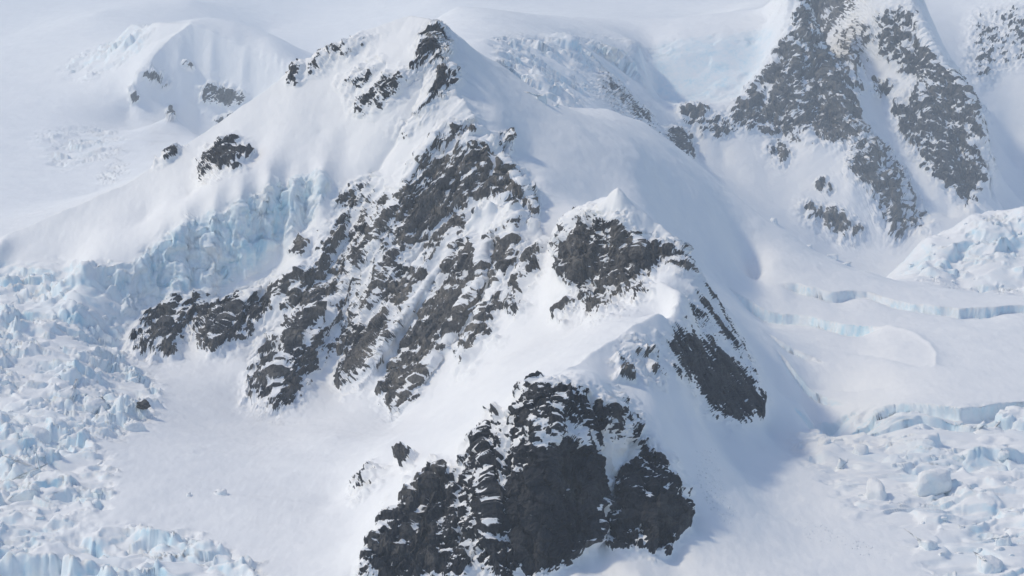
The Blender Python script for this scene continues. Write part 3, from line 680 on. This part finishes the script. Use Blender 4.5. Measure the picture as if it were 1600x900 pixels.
IO = IOWN; own = np.where((IO >= 0) & (IM > .45), base_n+IO, own); NAMES += ['ice_'+n for n in iowners]
rb = len(NAMES); own = np.where((ROWN >= 0) & (RM > .22), rb+ROWN, own); NAMES += ['rock_'+n for n in owners]

for n_ in owners:                              # an outcrop is one connected piece; stray specks belong to the slope
    if not n_.startswith('out'): continue
    m_ = own == rb+owners.index(n_); left = set(zip(*[a.tolist() for a in np.nonzero(m_)])); best_ = []
    while left:
        st_ = [left.pop()]; comp = []
        while st_:
            a, b = st_.pop(); comp.append((a, b))
            for nb in ((a+1, b), (a-1, b), (a, b+1), (a, b-1)):
                if nb in left: left.remove(nb); st_.append(nb)
        if len(comp) > len(best_): best_ = comp
    own[m_] = 1
    for a, b in best_: own[a, b] = rb+owners.index(n_)
def tag(o, label=None, cat=None, group=None, kind=None):
    if label: o['label'] = label
    if cat: o['category'] = cat
    if group: o['group'] = group
    if kind: o['kind'] = kind
    return o
idx = np.arange(NA*NR).reshape(NA, NR)
QA = np.stack([idx[:-1, :-1], idx[1:, :-1], idx[1:, 1:], idx[:-1, 1:]], -1).reshape(-1, 4)
QO = own[:-1, :-1].ravel()
def ground_piece(name, codes, parent=None):
    f = QA[np.isin(QO, codes)]
    if not len(f): return None
    vs, inv = np.unique(f, return_inverse=True); f = inv.reshape(-1, 4)
    me = bpy.data.meshes.new(name)
    me.vertices.add(len(vs)); me.vertices.foreach_set('co', Pdf[vs].astype(np.float32).ravel())
    me.loops.add(f.size); me.loops.foreach_set('vertex_index', f.astype(np.int32).ravel())
    me.polygons.add(len(f)); me.polygons.foreach_set('loop_start', np.arange(0, f.size, 4, dtype=np.int32))
    me.update(calc_edges=True)
    rk = rock[vs]
    me.polygons.foreach_set('use_smooth', (rk[f[:, 0]] < -.2))
    for nme, arr in (('rock', rock), ('ice', ice), ('tone', tone)):
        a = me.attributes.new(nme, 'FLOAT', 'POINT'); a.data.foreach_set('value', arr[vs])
    me.materials.append(M_GROUND)
    o = bpy.data.objects.new(name, me); COL.objects.link(o)
    if parent: o.parent = parent
    return o
def code(n): return NAMES.index(n)
snowf = tag(ground_piece('snowfield', [code('snowfield')]), 'hazy snowfields rising behind the peaks to the top of the picture', 'snowfield', kind='structure')
mount = tag(ground_piece('mountain', [code('mountain')]), 'large snow mountain with a pointed rocky summit and long white shoulder', 'mountain', kind='structure')
ground_piece('rock_face', [code('rock_main')], mount)['label'] = 'dark slabby rock ribs streaked with snow'
ground_piece('summit_rock', [code('rock_summit')], mount)['label'] = 'broken dark rocks just under the summit'
ground_piece('rock_ledge', [code('rock_ledges')], mount)['label'] = 'dark rock ledges under the ice cliff'
gl = tag(ground_piece('glacier', [code('glacier_left')]), 'smooth snow basin below the main rock face, beside the left icefall', 'glacier', kind='structure')
gr = tag(ground_piece('glacier', [code('glacier_right')]), 'broad smooth glacier with long blue crevasses beside the rock pyramid', 'glacier', kind='structure')
farm = tag(ground_piece('far_mountain', [code('far_mountain')]), 'hazy steep rock mountain at the upper right, split by a snow gully', 'mountain', kind='structure')
ground_piece('rock_face', [code('rock_far')], farm)
ground_piece('rock_wall', [code('rock_farwall')], farm)
dome = tag(ground_piece('snow_dome', [code('dome')]), 'rounded snow dome at the upper left with a shaded right flank', 'mountain', kind='structure')
ground_piece('rock_face', [code('rock_dome')], dome)
tag(ground_piece('icefall', [code('ice_icefall_l')]), 'broken blue-white icefall at the left edge below the ice cliff', 'icefall', kind='structure')
tag(ground_piece('icefall', [code('ice_icefall_r')]), 'crevassed icefall with blue walls at the lower right', 'icefall', kind='structure')
tag(ground_piece('icefall', [code('ice_icefall_f')]), 'pale distant icefall below the far rock mountain at the right edge', 'icefall', kind='structure')
tag(ground_piece('ice_cliff', [code('ice_icecliff')]), 'tall pale blue ice cliff hanging above the left rock ledges', 'ice cliff')
tag(ground_piece('ice_cliff', [code('ice_serac_band')]), 'band of broken ice steps just right of the summit', 'ice cliff')
tag(ground_piece('ice_cliff', [code('ice_rearface')]), 'wide smooth bluish ice wall left of the far rock mountain', 'ice cliff')
ground_piece('crevassed_ice', [code('ice_backice')], snowf)
peak = tag(ground_piece('rock_peak', [code('rock_pyramid')]), 'craggy rock pyramid with a white snow tip right of the saddle', 'rock peak')
ground_piece('snow_cap', [code('peakcap')], peak)['label'] = 'pointed white snow tip'
tag(ground_piece('rock_buttress', [code('rock_buttress')]), 'big dark rock buttress at the bottom, below the snow ridge', 'rock buttress')
tag(ground_piece('rock_band', [code('rock_band')]), 'hazy diagonal rock band behind the right snow slope', 'rock')
ground_piece('rock_face', [code('rock_farright')], snowf)
for n_, lab in (('out0', 'small dark rock on the left snow shoulder, left of the larger outcrop'), ('out1', 'larger dark speckled rock outcrop on the left snow shoulder'),
                ('out2', 'small rock patch at the left end of the crest rocks left of the summit'), ('out6', 'thin line of rocks along the crest left of the summit'), ('out3', 'single dark rock lying on the snow ramp left of the buttress'),
                ('out4', 'little dark rock at the upper left corner of the buttress'), ('out5', 'faint scattered stones on the snow ramp')):
    o = ground_piece('rock_outcrop', [code('rock_'+n_)])
    if o: tag(o, lab, 'rock', kind='stuff' if n_ == 'out5' else None)

# ------------------------------------------------------------------ standing on the ground: find the visible ground point of a surveyed spot
VU, VV = project(Pd[..., 0], Pd[..., 1], Pd[..., 2])
sv = Pd[..., 2]/Pd[..., 1]; seen = sv >= np.maximum.accumulate(sv, 1)-1e-5
def ground(u, v):
    a = int(np.clip(np.searchsorted(AZ, (u-800)/F_PX/ray(u, v)[1]), 1, NA-1))
    c = np.where(seen[a], np.abs(VV[a]-v), 1e9); j = int(np.argmin(c)); return Vector(Pd[a, j].tolist())

# ------------------------------------------------------------------ ice blocks (seracs)
def block_mesh(seed):
    import bmesh
    rn = random.Random(seed*13+5); bm = bmesh.new()
    for _ in range(16):
        a = rn.uniform(0, 6.283); r = rn.uniform(.65, 1.0); z = rn.choice((-.5, .1, rn.uniform(.4, .75), rn.uniform(.75, 1.0)))
        bm.verts.new((math.cos(a)*r*(1.15-.3*max(z, 0)), math.sin(a)*r*.8*(1.15-.3*max(z, 0)), z))
    h = bmesh.ops.convex_hull(bm, input=bm.verts[:])
    bmesh.ops.delete(bm, geom=[v for v in bm.verts if not v.link_faces], context='VERTS')
    bmesh.ops.bevel(bm, geom=bm.edges[:], offset=.07, segments=1, affect='EDGES')
    bmesh.ops.triangulate(bm, faces=bm.faces[:])
    bmesh.ops.subdivide_edges(bm, edges=[e for e in bm.edges if e.calc_length() > .25], cuts=2, use_grid_fill=True)
    bmesh.ops.triangulate(bm, faces=bm.faces[:])
    co = np.array([v.co[:] for v in bm.verts], np.float32); d = fbm(co*2.2+seed*9, 3, 900)*.10 + ridged(co*np.array([3, 3, .8], np.float32)+seed, 2, 901)*.05
    bm.normal_update()
    for v, k_ in zip(bm.verts, d): v.co += v.normal*float(k_)
    me = bpy.data.meshes.new('serac'); bm.to_mesh(me); bm.free(); me.materials.append(M_SERAC)
    me.polygons.foreach_set('use_smooth', [True]*len(me.polygons)); me.update(); return me
BL = [block_mesh(s) for s in range(14)]
rnd = random.Random(4)
def serac(u, v, wpx, hpx, rot=0, seed=None, label=None, group=None):
    p = ground(u, v); s = p.y/F_PX
    o = bpy.data.objects.new('serac', BL[(seed if seed is not None else rnd.randrange(14)) % 14]); COL.objects.link(o)
    o.location = p - Vector((0, 0, .42*hpx*s)); o.scale = (wpx*s/2, wpx*s/2*rnd.uniform(.8, 1.2), hpx*s); o.rotation_euler = (rnd.uniform(-.1, .1), rnd.uniform(-.1, .1), rot)
    tag(o, label, 'ice block', group); return o
BIG = [ # u, v (foot), width px, height px, label
 (1370,775,62,44,'large shaded ice block with a blue foot, near the lower right icefall centre'),
 (1455,762,78,48,'broad rounded ice block right of the large shaded one'),
 (1345,708,44,24,'ice block with a thin dark crack below the blue crevasse wall'),
 (1290,690,40,20,'low snow-covered ice block at the head of the right icefall'),
 (1570,850,40,32,'pointed ice fin near the lower right corner'),
 (1545,888,60,32,'dark-shaded ice block at the lower right corner'),
 (1450,855,44,22,'rounded ice lump on the snow above the lower right corner'),
 (1550,675,70,22,'fluted ice block at the right edge below the glacier step'),
 (185,640,32,44,'leaning white ice fin beside the dark hollow'),
 (210,670,48,28,'rounded ice block just below the dark hollow'),
 (100,620,52,32,'large pale ice block in the middle of the left icefall'),
 (150,630,50,30,'blue-sided ice block between the pale block and the leaning fin'),
 (45,735,58,34,'square ice block low in the left icefall'),
 (35,780,60,32,'wide ice block with blue cracks near the left edge'),
 (55,680,56,26,'flat-topped ice block at the left edge of the icefall'),
 (345,772,28,14,'small isolated ice block with a blue hole on the snow basin'),
 (1207,347,20,13,'small ice step on the crest of the right snow spur, uppermost'),
 (1262,385,16,9,'small ice step in the middle of the right snow spur crest'),
 (1300,403,26,12,'white broken ice step low on the right snow spur crest'),
 (1322,414,18,9,'last ice step at the foot of the right snow spur'),
 (845,158,22,20,'upright ice slab on the snow slope right of the summit'),
 (868,166,16,9,'low ice lump just right of the upright ice slab'),
 (295,775,18,10,'tiny lone ice block left of the one with a blue hole'),
]
for k, (u, v, w_, h_, lab) in enumerate(BIG): serac(u, v, w_, h_, rnd.uniform(0, 6), k, lab, 'ice blocks of the icefalls')
def inside(u, v, poly):
    c = False
    for (ax, ay), (bx, by) in zip(poly, poly[1:]+poly[:1]):
        if (ay > v) != (by > v) and u < (bx-ax)*(v-ay)/(by-ay)+ax: c = not c
    return c
ORD = ['first','second','third','fourth','fifth','sixth','seventh','eighth','ninth','tenth','eleventh','twelfth']
def scatter(poly, rows, per, w0, w1, place, grp):
    """blocks in rows from the far edge to the near one, each named by its row and its turn in the row"""
    ys = [p[1] for p in poly]; xs = [p[0] for p in poly]
    for r in range(rows):
        spots = []; n = 0
        while len(spots) < per and n < 4000:
            n += 1; u = rnd.uniform(max(0, min(xs)), min(1600, max(xs))); v = min(ys)+(max(ys)-min(ys))*(r+rnd.uniform(.15, .85))/rows
            if inside(u, v, poly) and all(abs(u-a) > w1*.7 for a, b in spots): spots.append((u, v))
        for k, (u, v) in enumerate(sorted(spots)):
            w_ = w0*(w1/w0)**(rnd.random()**1.4)
            serac(u, v, w_, w_*rnd.uniform(.3, .6), rnd.uniform(0, 6), None, 'ice block in the %s row down the %s, %s from the left' % (ORD[r], place, ORD[k]), grp)
scatter([(0,425),(130,420),(200,440),(185,505),(200,562),(250,622),(220,660),(140,690),(180,740),(150,785),(60,830),(0,835)], 9, 5, 9, 26, 'left icefall', 'jumbled ice blocks of the left icefall')
scatter([(1260,695),(1350,650),(1600,650),(1600,895),(1510,895),(1440,850),(1340,800)], 5, 5, 9, 26, 'lower right icefall', 'ice blocks of the lower right icefall')
scatter([(1400,420),(1455,372),(1530,340),(1600,322),(1600,460),(1500,448)], 4, 5, 7, 14, 'distant right icefall', 'ice blocks of the distant icefall')

# dark hollow under the left icefall: its shade is painted as a dark lump
def hollow_shade_lump(u, v, wpx, hpx, lab):
    import bmesh
    bm = bmesh.new(); bmesh.ops.create_icosphere(bm, subdivisions=3, radius=1)
    for vt in bm.verts:
        n = vt.co.copy(); vt.co *= 1+.22*math.sin(n.x*4+1)*math.sin(n.y*5)+.15*math.sin(n.z*7+n.x*3)
    me = bpy.data.meshes.new('hollow_shade_lump'); bm.to_mesh(me); bm.free(); me.materials.append(M_HOLLOW)
    p = ground(u, v); s = p.y/F_PX
    o = bpy.data.objects.new('hollow_shade_lump', me); COL.objects.link(o); o.location = p; o.scale = (wpx*s/2, wpx*s/2, hpx*s/2)
    return tag(o, lab, 'rock')
hollow_shade_lump(221, 634, 20, 14, 'dark lump standing in for the shaded hollow under the ice, left of the snow basin')

# avalanche crumbs
def crumbs(name, poly, n, lab, s0=.5, s1=1.6):
    V_, F_ = [], []
    xs = [p[0] for p in poly]; ys = [p[1] for p in poly]; k = 0
    while k < n:
        u = rnd.uniform(min(xs), max(xs)); v = rnd.uniform(min(ys), max(ys))
        if not inside(u, v, poly): continue
        k += 1; p = ground(u, v); r = s0*(s1/s0)**(rnd.random()**2); b = len(V_)
        for d in ((1,0,0),(0,1,0),(-1,0,0),(0,-1,0),(0,0,1),(0,0,-1)):
            V_.append(tuple(p[i]+d[i]*r*rnd.uniform(.6, 1.2) for i in range(3)))
        for t in ((0,1,4),(1,2,4),(2,3,4),(3,0,4),(1,0,5),(2,1,5),(3,2,5),(0,3,5)): F_.append(tuple(b+i for i in t))
    me = bpy.data.meshes.new(name); me.from_pydata(V_, [], F_); me.materials.append(M_SNOW)
    o = bpy.data.objects.new(name, me); COL.objects.link(o); tag(o, lab, 'snow', kind='stuff')
crumbs('snow_debris', [(1085,705),(1115,700),(1130,760),(1150,800),(1140,820),(1110,800),(1090,760)], 420, 'crumbs of avalanche snow right of the dark buttress', .3, 1.0)
crumbs('snow_debris', [(1240,810),(1290,820),(1400,870),(1380,880),(1260,840)], 160, 'crumbs of avalanche snow in front of the right icefall', .3, 1.0)

# ------------------------------------------------------------------ haze
zmin = float(Pdf[:, 2].min())-30; xm = AZ[-1]*Y1+300
def haze():
    c = [(x, y, z) for z in (zmin, 60.0) for y in (-400.0, Y1+400) for x in (-xm, xm)]
    me = bpy.data.meshes.new('haze'); me.from_pydata(c, [], [(0,2,3,1),(4,5,7,6),(0,1,5,4),(2,6,7,3),(0,4,6,2),(1,3,7,5)])
    m = bpy.data.materials.new('haze'); m.use_nodes = True; nt = m.node_tree; nt.nodes.remove(nt.nodes['Principled BSDF'])
    v = nt.nodes.new('ShaderNodeVolumePrincipled'); v.inputs['Color'].default_value = (.80, .90, 1, 1); v.inputs['Density'].default_value = HAZE_DENSITY
    v.inputs['Anisotropy'].default_value = 0.0
    nt.links.new(v.outputs[0], nt.nodes['Material Output'].inputs['Volume'])
    me.materials.append(m); o = bpy.data.objects.new('haze', me); COL.objects.link(o); tag(o, 'thin pale air haze over the whole range', 'haze', kind='stuff')
haze()
